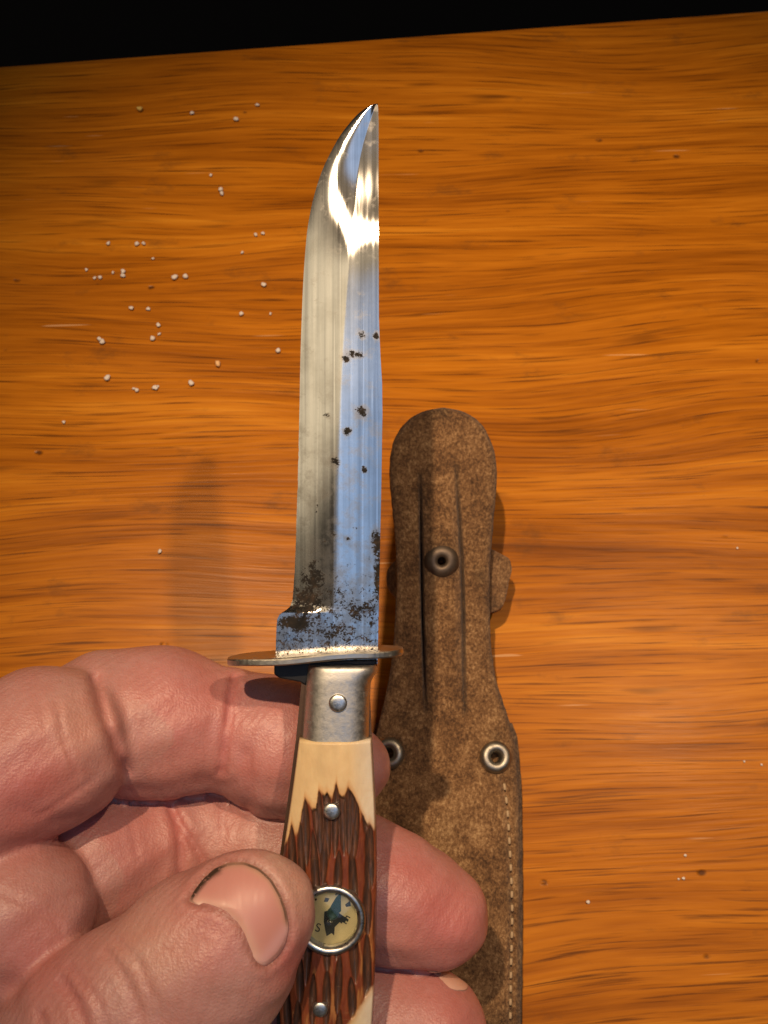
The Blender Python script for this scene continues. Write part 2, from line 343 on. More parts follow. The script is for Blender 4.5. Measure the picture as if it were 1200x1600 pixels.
PX = XL + jag + (XR - XL - jag + 2.2 * (fbm(rows * .1, rows * 0 + 9) - .5)[:, None]) * uu
Z = sheath_z(PX, PY); top = on_height(PX, PY, Z) - off; bot = top - np.array([0, 0, .0021]); bot[..., 2] = np.minimum(bot[..., 2], spl(PY, SZ) - .0024)
V, Fq = sheet(top, bot)
fx = np.concatenate([PX.ravel(), PX.ravel()]); fy = np.concatenate([PY.ravel(), PY.ravel()]); cx, cy = fx[Fq].mean(1), fy[Fq].mean(1)
keep = np.ones(len(Fq), bool)
for hx, hy, hr in holes: keep &= np.hypot(cx - hx, cy - hy) > hr
stain_shade = np.zeros(len(V))
for x, y, s, a in ((690, 640, 16, .9), (690, 877, 30, .95), (752, 900, 14, .7), (765, 930, 12, .6), (775, 1150, 12, .5), (775, 1186, 26, .55), (612, 1180, 26, .6), (700, 1300, 40, .25), (655, 770, 10, .3), (790, 1330, 12, .45), (800, 1400, 14, .5), (780, 1600, 25, .5), (640, 1120, 30, .3), (730, 1500, 30, .3)):  # first entry paints the blade tip's cast shadow; the others are stains
    stain_shade = np.maximum(stain_shade, a * np.exp(-((fx - x) ** 2 + (fy - y) ** 2) / (2 * s * s * .5)))
for s_ in (slit1, slit2): stain_shade = np.maximum(stain_shade, .8 * np.exp(-(seg_dist(fx, fy, s_) / 3.5) ** 2))  # darker in and beside the slits
xl_, xr_ = spl(fy, SL), spl(fy, SR); stain_shade = np.maximum(stain_shade, .75 * np.exp(-np.clip(np.minimum(fx - xl_, xr_ - fx), 0, None) / 5))  # darker towards the outer edges
mesh('back_panel', V, Fq[keep], M['leather'], root, attrs={'stain_shade': stain_shade})
# lower layers of the pouch: a welt and the front panel
def layer(name, y0, z1, z0, grow, m):
    r = np.linspace(y0, 1962, 160); u = np.linspace(0, 1, 21); py = np.repeat(r[:, None], 21, 1)
    xl, xr = spl(r, SL)[:, None] - grow, spl(r, SR)[:, None] + grow + 2 * (fbm(r * .06, r * 0) - .5)[:, None]; px = xl + (xr - xl) * u
    t = on_height(px, py, z1 - .0004 * (2 * u - 1) ** 8) - off; b = on_height(px, py, z0) - off
    V, Fq = sheet(t, b); mesh(name, V, Fq, m, root, attrs={'stain_shade': np.full(len(V), .45)})
layer('welt', 1150, .0044, .0026, 2.5, M['leather2']); layer('front_panel', 1130, .0025, .0001, 4, M['leather2'])
# retaining strap passing behind the slits
r = np.linspace(858, 956, 40); u = np.linspace(0, 1, 50); py = np.repeat(r[:, None], 50, 1)
xl = spl(r, [(858, 640), (872, 622), (890, 606), (905, 604), (922, 609), (932, 618), (956, 640)])[:, None]; xr = spl(r, [(858, 768), (864, 780), (872, 794), (884, 799), (910, 795), (935, 790), (945, 786), (952, 779), (956, 770)])[:, None]
px = xl + (xr - xl) * u + 1.2 * (fbm(py * .3, py * 0) - .5)
z = spl(py, SZ) - .0052 - .0022 * np.clip((px - 755) / 40, 0, 1) - .003 * np.clip((630 - px) / 25, 0, 1) + .0004 * fbm(px * .1, py * .1)
t = on_height(px, py, z) - off; V, Fq = sheet(t, t - np.array([0, 0, .0019]))
sx = np.concatenate([px.ravel()] * 2); sy = np.concatenate([py.ravel()] * 2)
mesh('retaining_strap', V, Fq, M['leather'], root, attrs={'stain_shade': np.maximum(.7 * np.exp(-((sx - 770) ** 2 + (sy - 942) ** 2) / 60), np.where(sx < 640, .75, 0.0))})  # dark spot near the right end, whole left end darker
def on_sheath(name, px, py, prof, m, dz=0, n=40):
    p = sheath_pt(px + 30, py), sheath_pt(px - 30, py), sheath_pt(px, py - 60), sheath_pt(px, py + 60)
    nr = Vector(np.cross(p[0] - p[1], p[2] - p[3])).normalized(); o = mesh(name, *lathe(prof, n), m, root)
    base = on_height(px, py, float(spl(np.array([py]), SZ)[0]) + dz); o.location = Vector(base - off); o.rotation_euler = nr.to_track_quat('Z', 'Y').to_euler(); return o
mm = .001
on_sheath('rivet', 690, 877, [(.8*mm, -3.5*mm), (.8*mm, .6*mm), (.95*mm, .95*mm), (1.5*mm, 1.15*mm), (2.2*mm, 1.05*mm), (2.9*mm, .65*mm), (3.3*mm, .1*mm), (3.3*mm, -.5*mm)], plain('rivet_metal', (.13, .095, .07), .5, .7, .5, 900), .0006)
for x, y in ((607, 1177), (775, 1183)):
    on_sheath('eyelet', x, y, [(.95*mm, -5.5*mm), (1.0*mm, .1*mm), (1.25*mm, .6*mm), (1.8*mm, .85*mm), (2.4*mm, .75*mm), (2.85*mm, .4*mm), (3.05*mm, -.1*mm), (3.05*mm, -.7*mm)], M['brass'], .0001)
# stitches
sv, sf = [], []
for i in range(7):
    a = i / 6; rr = .00032 * math.sin(math.pi * (.08 + .84 * a)) ** .5; yy = (a - .5); zz = .00022 * math.sin(math.pi * a)
    for j in range(6): sv.append((rr * math.cos(j * math.pi / 3), yy, zz + rr * .8 * math.sin(j * math.pi / 3)))
for i in range(6):
    for j in range(6): sf.append((i*6 + j, i*6 + (j+1) % 6, (i+1)*6 + (j+1) % 6, (i+1)*6 + j))
sf += [list(range(5, -1, -1)), list(range(36, 42))]
ys = np.arange(1222, 1745, 21.0); sme = None
for y in ys:
    x = [float(spl(np.array([v]), [(1215, 786), (1250, 791), (1320, 796), (1420, 800), (1520, 798), (1745, 796)])[0]) for v in (y, y + 15)]
    a, b = sheath_pt(x[0], y, .0001), sheath_pt(x[1], y + 15, .0001)
    if sme is None: o = mesh('stitch', sv, sf, M['thread'], root); sme = o.data
    else: o = bpy.data.objects.new('stitch', sme); col.objects.link(o); o.parent = root
    o.location = Vector((a + b) / 2 - off); o.rotation_euler = Vector(b - a).to_track_quat('Y', 'Z').to_euler(); o.scale = (1, np.linalg.norm(b - a), 1)

# ------------------------------------------------------------------ the knife (local frame: x across, y towards the tip, z out of the flat)
S = D0 / F
kroot = empty('knife', to_world(cam_pt(512, 1030, D0)), (TILT, 0, 0)); tag(kroot, 'small knife with clip point steel blade and jigged bone handle held in the hand', 'knife')
kx = lambda p: (np.asarray(p, float) - 512) * S
ky = lambda p: (1030 - np.asarray(p, float)) * S
def kxz(p, z): return ((np.asarray(p, float) - 600) * (D0 - z) - (512 - 600) * D0) / F
def kyz(p, z): return ((800 - np.asarray(p, float)) * (D0 - z) - (800 - 1030) * D0) / F
ZF = .0047
def kp(pts): return [(float(kx(x)), float(ky(y))) for x, y in pts]
# blade
BL = [(163, 589.5), (165, 580), (170, 570.5), (177, 561), (186, 552), (197, 543), (210, 533), (224, 524.5), (240, 516), (262, 505.5), (290, 495.5), (320, 487.5), (355, 481), (395, 477), (440, 474), (500, 471.5), (560, 469.5), (640, 468), (700, 466.5), (760, 465), (820, 463), (880, 461), (920, 458.5), (938, 457), (948, 453), (954, 446), (959, 438), (966, 434.5), (976, 433.5), (1000, 432.5), (1040, 432)]
BR = [(163, 590), (170, 591), (190, 591.5), (300, 591.5), (500, 592), (560, 594.5), (600, 597), (650, 597.5), (750, 596), (850, 594), (950, 592), (1040, 590)]
rows = np.concatenate([163 + np.array([0, .4, 1.2, 2.5, 4, 6]), np.linspace(171.5, 1036, 520)])
C_ = 90; u = np.linspace(0, 1, C_)
py = np.repeat(rows[:, None], C_, 1); xl, xr = np.where(rows < 915, spl(rows, BL), ip(rows, BL))[:, None], ip(rows, BR)[:, None]
nick = np.where((rows > 640) & (rows < 930), .9 * np.clip(fbm(rows * .13, rows * 0 + 3) - .52, 0, 1) * 2.5, 0)[:, None]
xl0 = xl; xl = np.minimum(xl + nick, xr - .3); px = xl + (xr - xl) * u
ridge = spl(rows, [(163, 587), (230, 566), (330, 553), (420, 545), (560, 536), (750, 531), (900, 528), (1040, 520)])[:, None]
dE = np.maximum(px - xl0, 0); wB = np.maximum(ridge - xl0, 4)
# half thickness: hollow primary bevel, tiny edge bevel, then the flat, and a distal taper
g = np.clip(dE / wB, 0, 1); t = .10 + .90 * (1 - (1 - g) ** 1.5)
t = t + (.05 + .20 * np.exp(-((py - 335) / 62) ** 2)) * np.clip((px - ridge) / 60, 0, 1)
lower = np.clip((py - 947) / 9, 0, 1); t = t * (1 - lower) + 1.02 * lower
# distal tilt profile (radians), integrated
tilt = spl(rows, [(163, .0), (245, .004), (290, .06), (335, .10), (380, .06), (430, .012), (510, 0), (1040, 0)]); dy = np.gradient(rows) * S
drop = np.cumsum((tilt * dy)[::-1])[::-1]
half = .00125 * t * (1 - .84 * (drop / drop[0])[:, None] * (.14 + .86 * g))
top = np.stack([kx(px), ky(py), half], -1); bot = top * np.array([1, 1, -1])
V, Fq = sheet(top, bot)
cor = .03 + .09 * np.clip((py - 480) / 320, 0, 1)
for x, y, sx, sy, a in ((488, 905, 24, 36, .33), (468, 972, 36, 16, .33), (588, 848, 11, 24, .42), (592, 890, 10, 50, .36), (560, 950, 26, 22, .24), (520, 985, 60, 20, .20), (480, 940, 30, 30, .30), (555, 556, 20, 9, .36), (541, 563, 10, 9, .38), (566, 645, 13, 12, .44), (543, 675, 9, 8, .44), (524, 722, 11, 12, .38), (569, 735, 6, 7, .46), (521, 835, 10, 9, .34), (545, 840, 9, 6, .3), (558, 825, 14, 5, .26), (495, 790, 6, 26, .22), (505, 845, 18, 10, .20), (566, 527, 11, 9, .36), (588, 528, 6, 9, .38), (512, 650, 9, 6, .36), (548, 590, 12, 10, .18), (545, 850, 45, 30, .13), (590, 690, 5, 60, .14), (470, 760, 5, 60, .15), (585, 168, 8, 7, .34), (530, 930, 40, 60, .15), (505, 232, 14, 40, .05)):
    cor = np.maximum(cor, a * np.exp(-((px - x) / sx) ** 2 - ((py - y) / sy) ** 2))
cor = cor * (.55 + .9 * fbm(px * .14, py * .14))
cor = cor + .06 * np.clip((py - 780) / 200, 0, 1) + .07 * np.clip((py - 860) / 80, 0, 1)
blade = mesh('blade', V, Fq, M['steel'], kroot, attrs={'corrosion': np.concatenate([cor.ravel(), cor.ravel()])})
sm = blade.modifiers.new('edge', 'EDGE_SPLIT'); sm.split_angle = math.radians(35)
# guard: a thin oval plate around the blade root
gx = 137.5 * S; gz = .0052; a = np.linspace(0, 2 * math.pi, 72, endpoint=False)
ox = np.sign(np.cos(a)) * np.abs(np.cos(a)) ** .72 * gx; oz = np.sign(np.sin(a)) * np.abs(np.sin(a)) ** .8 * gz
V = []; hs = .00046
for sc, y in ((.985, hs), (1, hs * .6), (1, -hs * .6), (.985, -hs)):
    V += [(x * (1 - (1 - sc) * .3), y + .00016 * math.sin(x * 400) - .0004 * (x / gx) ** 2 * (x < 0), z * (1 - (1 - sc) * 1.5)) for x, z in zip(ox, oz)]
n = 72; Fq = [(k*n + j, (k+1)*n + j, (k+1)*n + (j+1) % n, k*n + (j+1) % n) for k in range(3) for j in range(n)] + [list(range(n)), list(range(4*n - 1, 3*n - 1, -1))]
gd = mesh('guard', V, [f[::-1] for f in Fq], nickel('guard_metal', (.48, .46, .41), .30, .44, .55, 1500), kroot, smooth=False); gd.location = (kx(493.0), ky(1022.5), 0); gd.rotation_euler = (0, 0, math.radians(3.1))
# tang block under the guard
V, Fq = prism(kp([(430, 1033), (589, 1028), (589, 1046), (486, 1050), (479, 1068), (470, 1063), (438, 1057), (430, 1051)]), -.0017, .0017)
bevel(mesh('tang', V, Fq, M['black'], kroot, smooth=False), .0002)
# bolster
def barrel(name, yl, xl_, xr_, zmax, ex, m, n=44):
    V, Fq = [], []; a = np.linspace(0, 2 * math.pi, n, endpoint=False)
    for y in yl:
        l, r_ = float(ip(y, xl_)), float(ip(y, xr_)); c, h = (l + r_) / 2, (r_ - l) / 2; zz = float(ip(y, zmax))
        for t_ in a:
            cx_, sx_ = math.cos(t_), math.sin(t_)
            V.append((float(kxz(c + h * math.copysign(abs(cx_) ** ex, cx_), .003)), float(kyz(y, .003)), zz * math.copysign(abs(sx_) ** ex, sx_)))
    for k in range(len(yl) - 1):
        for j in range(n): Fq.append((k*n + j, (k+1)*n + j, (k+1)*n + (j+1) % n, k*n + (j+1) % n))
    Fq += [list(range(n)), list(range(len(yl)*n - 1, (len(yl) - 1)*n - 1, -1))]
    return mesh(name, V, [f[::-1] for f in Fq], m, kroot)
bo = barrel('bolster', [1040, 1041.5, 1045, 1050, 1055, 1060, 1066, 1072, 1080, 1100, 1120, 1140, 1150, 1154, 1156], [(1040, 481), (1045, 479), (1100, 475), (1156, 471)],
       [(1040, 588), (1045, 590), (1050, 590), (1056, 587), (1062, 582), (1072, 579), (1090, 578), (1156, 577)], [(1040, .0040), (1042, .0044), (1060, .0046), (1156, .0049)], .62, M['nickel'])
bo.modifiers.new('edge', 'EDGE_SPLIT').split_angle = math.radians(50)
# liner plate between the scales
HL = [(1158, 466), (1220, 458), (1290, 448), (1345, 440), (1420, 436), (1500, 433), (1560, 433), (1610, 436), (1700, 445), (1770, 462), (1810, 482), (1826, 505)]
HR = [(1158, 580), (1230, 584), (1300, 587), (1400, 588.5), (1480, 587), (1560, 584), (1610, 581), (1700, 574), (1770, 558), (1810, 538), (1826, 518)]
ly = np.linspace(1158, 1826, 40)
poly = [(470, 1066)] + [(float(ip(y, HL)) - 5, y) for y in ly] + [(float(ip(y, HR)) + .5, y) for y in ly[::-1]] + [(577, 1080)]
V, Fq = prism([(float(kxz(x, .003)), float(kyz(y, .003))) for x, y in poly], -.0014, .0014); mesh('liner', V, Fq, M['liner'], kroot, smooth=False)
# jigged bone scales
rows = np.linspace(1158, 1826, 420); C_ = 130; u = np.linspace(0, 1, C_); py = np.repeat(rows[:, None], C_, 1)
xl, xr = spl(rows, HL)[:, None], spl(rows, HR)[:, None]; px = xl + (xr - xl) * u
DT = [(430, 1345), (440, 1330), (449, 1312), (455, 1286), (461, 1303), (466, 1300), (476, 1245), (484, 1254), (488, 1262), (494, 1262), (498, 1231), (503, 1236), (507, 1241), (511, 1236), (516, 1243), (520, 1243), (525.5, 1219), (530, 1238), (535, 1243), (539, 1241), (544, 1227), (551, 1238), (557, 1249), (563, 1262), (570, 1280), (574, 1288), (578, 1286), (583, 1295), (590, 1300)]
DB = [(430, 1620), (480, 1650), (520, 1640), (541, 1602), (552, 1590), (562, 1576), (570, 1562), (580, 1550), (592, 1538)]
wob = 5 * (fbm(px * .15, py * .15) - .5)
yt, yb = ip(px + wob * .4, DT), ip(px + wob, DB); ins = np.minimum(py - yt, yb - py)
dye = np.clip(ins / 8 + .35, 0, 1) ** 1.3
q = np.random.default_rng(3); depth = np.zeros(px.shape)
gl_ = []
for k, xc in enumerate(np.arange(446, 600, 21.0)):
    y = 1195 + q.uniform(-20, 20)
    while y < 1680:
        L = q.uniform(75, 135); gl_.append((xc + q.uniform(-3, 3), y, L, q.uniform(6.5, 8.5), q.uniform(-.07, .07))); y += L * q.uniform(.80, .95)
for x, y in ((455, 1287), (477, 1246), (498, 1232), (510, 1238), (525.5, 1220), (544, 1228), (558, 1249), (579, 1286)): gl_.append((x + q.uniform(-1, 1), y, q.uniform(95, 130), 7.5, q.uniform(-.03, .05) if x < 520 else q.uniform(-.06, .02)))
for xc, y, L, w_, sl in gl_:
    s_ = (py - y) / L; prof_ = np.clip(4 * s_ * (1 - s_), 0, 1) ** .6 * (s_ > 0) * (s_ < 1)
    cxx = xc + sl * (py - y); d = np.abs(px - cxx) / (w_ * np.maximum(prof_, 1e-3))
    depth = np.maximum(depth, np.where(prof_ > 0, np.clip(1 - d ** 2.2, 0, 1) * prof_, 0))
depth *= np.clip(ins / 6, 0, 1)
cu = (2 * u - 1)[None]
z = .0052 - .00125 * np.abs(cu) ** 2.4 - .00075 * depth + .00004 * (fbm(px * .3, py * .1) - .5)
z = z - .0012 * np.clip(1 - np.minimum(u, 1 - u) * 60, 0, 1) ** 2 - .0005 * np.clip(1 - (py - 1158) / 4, 0, 1) ** 2
dc = np.hypot(px - 516, py - 1438); z = np.where(dc < 50, np.minimum(z, .0040), z)
top = np.stack([kxz(px, ZF), kyz(py, ZF), z], -1); bt = top.copy(); bt[..., 2] = .00145
cream = np.array([.74, .56, .31]) * (1 - .25 * fbm(px * .06, py * .02)[..., None]); cream = cream + np.array([.02, .10, .20]) * np.clip((px - 545) / 30, 0, 1)[..., None]
n1 = fbm(px * .06, py * .02)[..., None]
redb = np.array([.10, .020, .010]) * (1 - n1) + np.array([.23, .058, .020]) * n1
tan_ = np.array([.34, .15, .05]); far = np.clip((fbm(px * .10, py * .015 + 9) - .60) * 9, 0, 1)[..., None] * (depth < .05)[..., None]
brown = redb * (1 - far) + tan_ * far
gv = np.clip(depth * 2.2, 0, 1)[..., None]; brown = brown * (1 - gv) + np.array([.055, .032, .025]) * gv
halo = np.clip(ins / 14 + 1, 0, 1)[..., None]; cream = cream * (1 - halo * .45 * np.array([.3, .7, 1.0]))
colr = cream * (1 - dye[..., None]) + brown * dye[..., None]
V, Fq = sheet(top, bt); c2 = np.concatenate([colr.reshape(-1, 3)] * 2); d2 = np.concatenate([dye.ravel()] * 2)
mesh('handle_scale', V, Fq, M['bone'], kroot, attrs={'dye': d2}, colors={'col': c2})
V2 = V * np.array([1, 1, -1]); mesh('handle_scale', V2, Fq[:, ::-1], M['bone'], kroot, attrs={'dye': d2}, colors={'col': c2})
# pins
def pin(px_, py_, r, z, m=M['pin']):
    o = mesh('pin', *lathe([(r*1.0, -.0022), (r, .00005), (r*.96, .00022), (r*.8, .00034), (r*.5, .0004), (r*.02, .00041)], 28), m, kroot); o.location = (kxz(px_, z), kyz(py_, z), z); return o
pin(528, 1098.5, 14 * S, .0048); pin(518, 1267.5, 13 * S, .0051); pin(500, 1577, 12 * S, .0050)
# compass
cc = (float(kxz(516, .0053)), float(kyz(1438, .0053)), .0048); R_ = 55.5 * S * (D0 - .0053) / D0
bz = mesh('compass', *lathe([(R_, -.002), (R_, .0001), (R_*.985, .00055), (R_*.94, .00082), (R_*.86, .00084), (R_*.79, .00064), (R_*.755, .0001), (R_*.75, -.00075)], 72), nickel('compass_bezel', (.60, .58, .54), .24, .42, .45, 1200), kroot); bz.location = cc
dz = -.0007
mesh('dial', [(0, 0, dz)] + [(R_*.83*math.cos(t), R_*.83*math.sin(t), dz) for t in np.linspace(0, 2*math.pi, 64, endpoint=False)], [(0, 1 + i, 1 + (i + 1) % 64) for i in range(64)], M['dial'], bz)
def cpoly(name, pts, m, z0, z1):
    pts = [((430 + x * .15625 - 516) * S, (1438 - 1350 - y * .15625) * S) for x, y in pts]
    return mesh(name, *prism(pts, z0, z1), m, bz, smooth=False)
cpoly('needle', [(490, 505), (575, 480), (655, 535), (725, 580), (718, 606), (700, 590), (686, 612), (672, 596), (655, 622), (640, 604), (590, 655), (585, 735), (560, 712), (512, 742), (500, 690), (484, 600)], M['ink'], dz + .0001, dz + .00018)
cpoly('needle_tip', [(535, 480), (600, 370), (650, 318), (650, 400), (652, 500), (590, 545)], M['green'], dz + .00012, dz + .00021)
for pts in ([(690, 440), (735, 405), (745, 455), (700, 462)], [(484, 412), (500, 372), (540, 380), (520, 415)], [(395, 395), (410, 375), (420, 395), (405, 405)], [(590, 345), (612, 325), (622, 340), (600, 352)]):
    cpoly('dial_mark', pts, M['ink'], dz + .00003, dz + .00006)
jw = mesh('pivot_cap', *lathe([(9*S, dz + .0001), (9*S, dz + .00035), (7.5*S, dz + .00052), (5.5*S, dz + .00055), (4.5*S, dz + .0004), (.1*S, dz + .00035)], 28), M['green'], bz); jw.location = ((430 + 572*.15625 - 516)*S, (88 - 520*.15625)*S, 0)
def letter(ch, x, y, size, rot):
    cu_ = bpy.data.curves.new('letter', 'FONT'); cu_.body = ch; cu_.size = size; cu_.extrude = .00001; cu_.align_x = 'CENTER'; cu_.align_y = 'CENTER'
    t_ = bpy.data.objects.new('tmp', cu_); col.objects.link(t_); bpy.context.view_layer.update()
    me = bpy.data.meshes.new_from_object(t_.evaluated_get(bpy.context.evaluated_depsgraph_get())); bpy.data.objects.remove(t_); me.materials.clear(); me.materials.append(M['ink'])
    o = bpy.data.objects.new('dial_letter', me); col.objects.link(o); o.parent = bz; o.location = ((430 + x*.15625 - 516)*S, (88 - y*.15625)*S, dz + .0002); o.rotation_euler = (0, 0, rot)
letter('S', 428, 662, .0017, -.25); letter('E', 700, 585, .0016, -.55)
gv_, gf_ = lathe([(R_*.84, .0), (R_*.8, .00022), (R_*.65, .00045), (R_*.4, .00062), (R_*.15, .0007), (R_*.003, .00071), (R_*.003, .0005), (R_*.15, .00049), (R_*.4, .0004), (R_*.65, .00024), (R_*.8, .00002), (R_*.84, -.0002), (R_*.84, 0)], 56)
mesh('glass', gv_, gf_, M['glass'], bz)

# ------------------------------------------------------------------ the hand: a signed distance field in camera space, meshed and refined
def J(px, py, off_mm, rpx):
    d = D0 + off_mm * .001; return (*cam_pt(px, py, d), rpx * d / F)
def rcone(p, A, B):
    a, b = np.array(A[:3]), np.array(B[:3]); r1, r2 = A[3], B[3]; ba = b - a; l2 = ba @ ba; rr = r1 - r2; a2 = l2 - rr * rr; il2 = 1 / l2
    pa = p - a; y = pa @ ba; z = y - l2; x2 = ((pa * l2 - y[:, None] * ba) ** 2).sum(1); y2 = y * y * l2; z2 = z * z * l2
    k = np.sign(rr) * rr * rr * x2
    f = (np.sqrt(x2 * a2 * il2) + y * rr) * il2 - r1
    f = np.where(np.sign(z) * a2 * z2 > k, np.sqrt(x2 + z2) * il2 - r2, f)
    return np.where((np.sign(y) * a2 * y2 < k), np.where(np.sign(z) * a2 * z2 > k, f, np.sqrt(x2 + y2) * il2 - r1), f)
def smin(a, b, k):
    h = np.clip(.5 + .5 * (b - a) / k, 0, 1); return b * (1 - h) + a * h - k * h * (1 - h)
# every limb: joints, blend radius (m) between successive segments, flattening along the view axis
LIMBS = {
 'index': ([J(-190, 1290, -8, 140), J(70, 1170, 1, 130)], [J(168, 1128, 11, 113), J(250, 1128, 13, 110), J(345, 1138, 14, 93)], [J(365, 1142, 14, 93), J(445, 1166, 14.5, 101), J(549, 1197, 14.5, 61)]),
 'middle': ([J(-20, 1440, 4, 120), J(140, 1350, 12, 108), J(255, 1318, 17, 94)], [J(315, 1300, 19, 86), J(430, 1335, 18.5, 84), J(520, 1352, 16.5, 96)], [J(548, 1372, 15.5, 101), J(610, 1401, 15.5, 94), J(681, 1431, 15, 81)]),
 'ring': ([J(0, 1600, 6, 115), J(170, 1530, 17, 95), J(270, 1500, 21, 90)], [J(300, 1500, 22, 90), J(480, 1560, 20, 92), J(530, 1580, 18, 100)], [J(560, 1590, 17.5, 104), J(620, 1608, 17, 100), J(672, 1612, 16, 90)]),
 'pinky': ([J(20, 1760, 10, 100), J(190, 1720, 20, 84), J(280, 1710, 23, 80)], [J(300, 1710, 23, 80), J(430, 1740, 21, 80)], [J(450, 1745, 21, 78), J(580, 1770, 18, 62)]),
}
THUMB = [J(-150, 1960, -4, 170), J(40, 1745, -10, 150), J(172, 1628, -11.5, 150), J(255, 1560, -11.5, 134), J(330, 1492, -11.5, 124), J(396, 1424, -11.5, 96)]
PALM = [(J(-80, 1460, 0, 150), J(18, 1430, -3, 126), .0018), (J(-250, 1500, 2, 170), J(-260, 1950, 4, 190), .006), (J(-120, 1600, 6, 160), J(-60, 1900, 6, 180), .006),
        (J(-60, 1760, 8, 140), J(0, 1950, 8, 150), .006), (J(-200, 1950, 3, 210), J(-160, 2200, 3, 190), .008), (J(-160, 2200, 3, 180), J(-150, 2750, 3, 220), .012)]
CREASE = [ # polyline px, width px, depth mm, depth-offset window mm
 ([(148, 1062), (154, 1085), (166, 1130), (186, 1180), (196, 1205)], 8, .7, (-12, 14)), ([(366, 1060), (361, 1090), (357, 1130), (350, 1175), (347, 1205)], 5.5, .75, (-4, 20)), ([(378, 1075), (372, 1120), (366, 1170)], 4, .25, (-4, 20)),
 ([(385, 1180), (390, 1230), (388, 1260)], 9, .3, (-4, 20)), ([(90, 1100), (100, 1160), (120, 1210)], 4, .18, (-20, 12)), ([(60, 1090), (70, 1140)], 4, .14, (-20, 12)), ([(30, 1260), (60, 1275), (100, 1250), (150, 1215)], 3.5, .15, (-20, 12)),
 ([(269, 1268), (275, 1290), (283, 1330), (280, 1372)], 7, .6, (5, 24)), ([(268, 1262), (290, 1300), (318, 1345), (325, 1362)], 6, .55, (5, 24)), ([(345, 1250), (350, 1320)], 4, .3, (5, 24)), ([(205, 1290), (215, 1340)], 4, .15, (3, 24)),
 ([(0, 1395), (50, 1415), (95, 1450)], 5, .2, (-14, 8)),
 ([(98, 1535), (118, 1565), (132, 1605)], 8, .6, (-30, -13)), ([(165, 1490), (184, 1510), (203, 1545), (222, 1600)], 6, .4, (-30, -13)), ([(62, 1585), (75, 1625)], 7, .4, (-30, -13)), ([(185, 1470), (215, 1500), (240, 1560)], 5, .25, (-30, -10)), ([(110, 1510), (150, 1560), (170, 1610)], 5, .3, (-30, -10)),
 ([(604, 1370), (640, 1330)], 4, .06, (6, 24)), ([(590, 1325), (625, 1322)], 3, .12, (4, 24)),
]
NAIL = [(292, 1407), (303, 1389), (316, 1372), (334, 1355), (356, 1346), (382, 1345), (405, 1354), (425, 1372), (440, 1398), (449, 1424), (453, 1450), (448, 1476), (437, 1495), (416, 1512), (402, 1506), (391, 1488), (381, 1466), (370, 1444), (352, 1428), (325, 1418), (305, 1413)]
RNAIL = [(668, 1517), (690, 1519), (715, 1527), (733, 1540), (729, 1548), (712, 1548), (690, 1540), (675, 1529)]
def limb_sdf(p, segs, k1, k2):
    out = None
    for s_ in segs:
        f = None
        for A, B in zip(s_[:-1], s_[1:]):
            g_ = rcone(p, A, B); f = g_ if f is None else smin(f, g_, k1)
        out = f if out is None else smin(out, f, k2)
    return out
tn = np.array([.10, -.05, 1.0]); tn /= np.linalg.norm(tn); tc0 = np.array(THUMB[4][:3])
def parts_sdf(p):
    q_ = p - np.outer((p - tc0) @ tn, tn) * (1 - 1 / .84)
    th = limb_sdf(q_, [THUMB], .004, .004) * .9
    res = [limb_sdf(p, LIMBS[n_], .0035, k_) for n_, k_ in (('index', .0011), ('middle', .0012), ('ring', .0015), ('pinky', .002))]
    pal = rcone(p, *PALM[0][:2])
    for A, B, k_ in PALM[1:]: pal = smin(pal, rcone(p, A, B), k_)
    return th, res, pal
def sdf(p, fine=True):
    th, res, pal = parts_sdf(p)
    f = res[0]
    for g_ in res[1:]: f = smin(f, g_, .0007)
    f = smin(f, pal, .0012); f = smin(f, np.where(pal < .004, smin(th, pal, .0025), th), .0009)
    # web between thumb and palm
    if fine:
        d = -p[:, 2]; px_, py_ = p[:, 0] / d * F + 600, 800 - p[:, 1] / d * F; om = (d - D0) * 1000
        for pts, w_, dp, (o0, o1) in CREASE:
            ww = np.clip((om - o0) / 2 + 1, 0, 1) * np.clip((o1 - om) / 2 + 1, 0, 1); dd = seg_dist(px_, py_, pts)
            f = f + ww * .001 * dp * (np.exp(-(dd / w_) ** 2) - .25 * np.exp(-((dd - 2.4 * w_) / (1.4 * w_)) ** 2))
        front = om < -8; sd = poly_sd(px_, py_, NAIL)
        prox = 1 - .8 * np.exp(-(seg_dist(px_, py_, [(318, 1416), (352, 1428), (370, 1444), (391, 1488)]) / 16) ** 2)
        f = f + np.where(front, prox * ((.00040 * np.clip(.5 - sd / 10, 0, 1)) - .00024 * np.exp(-((sd - 11) / 8) ** 2)), 0)
        f = f + .00016 * (np.sin(p[:, 0] * 610 + 2 * np.sin(p[:, 1] * 300)) * np.sin(p[:, 1] * 520 + 1.3) + np.sin(p[:, 1] * 900 + p[:, 2] * 700) * .5)
    return f
def grad(fn, p, h=.00025):
    g_ = np.zeros_like(p)
    for k_ in range(3):
        e_ = np.zeros(3); e_[k_] = h; g_[:, k_] = (fn(p + e_) - fn(p - e_)) / (2 * h)
    return g_
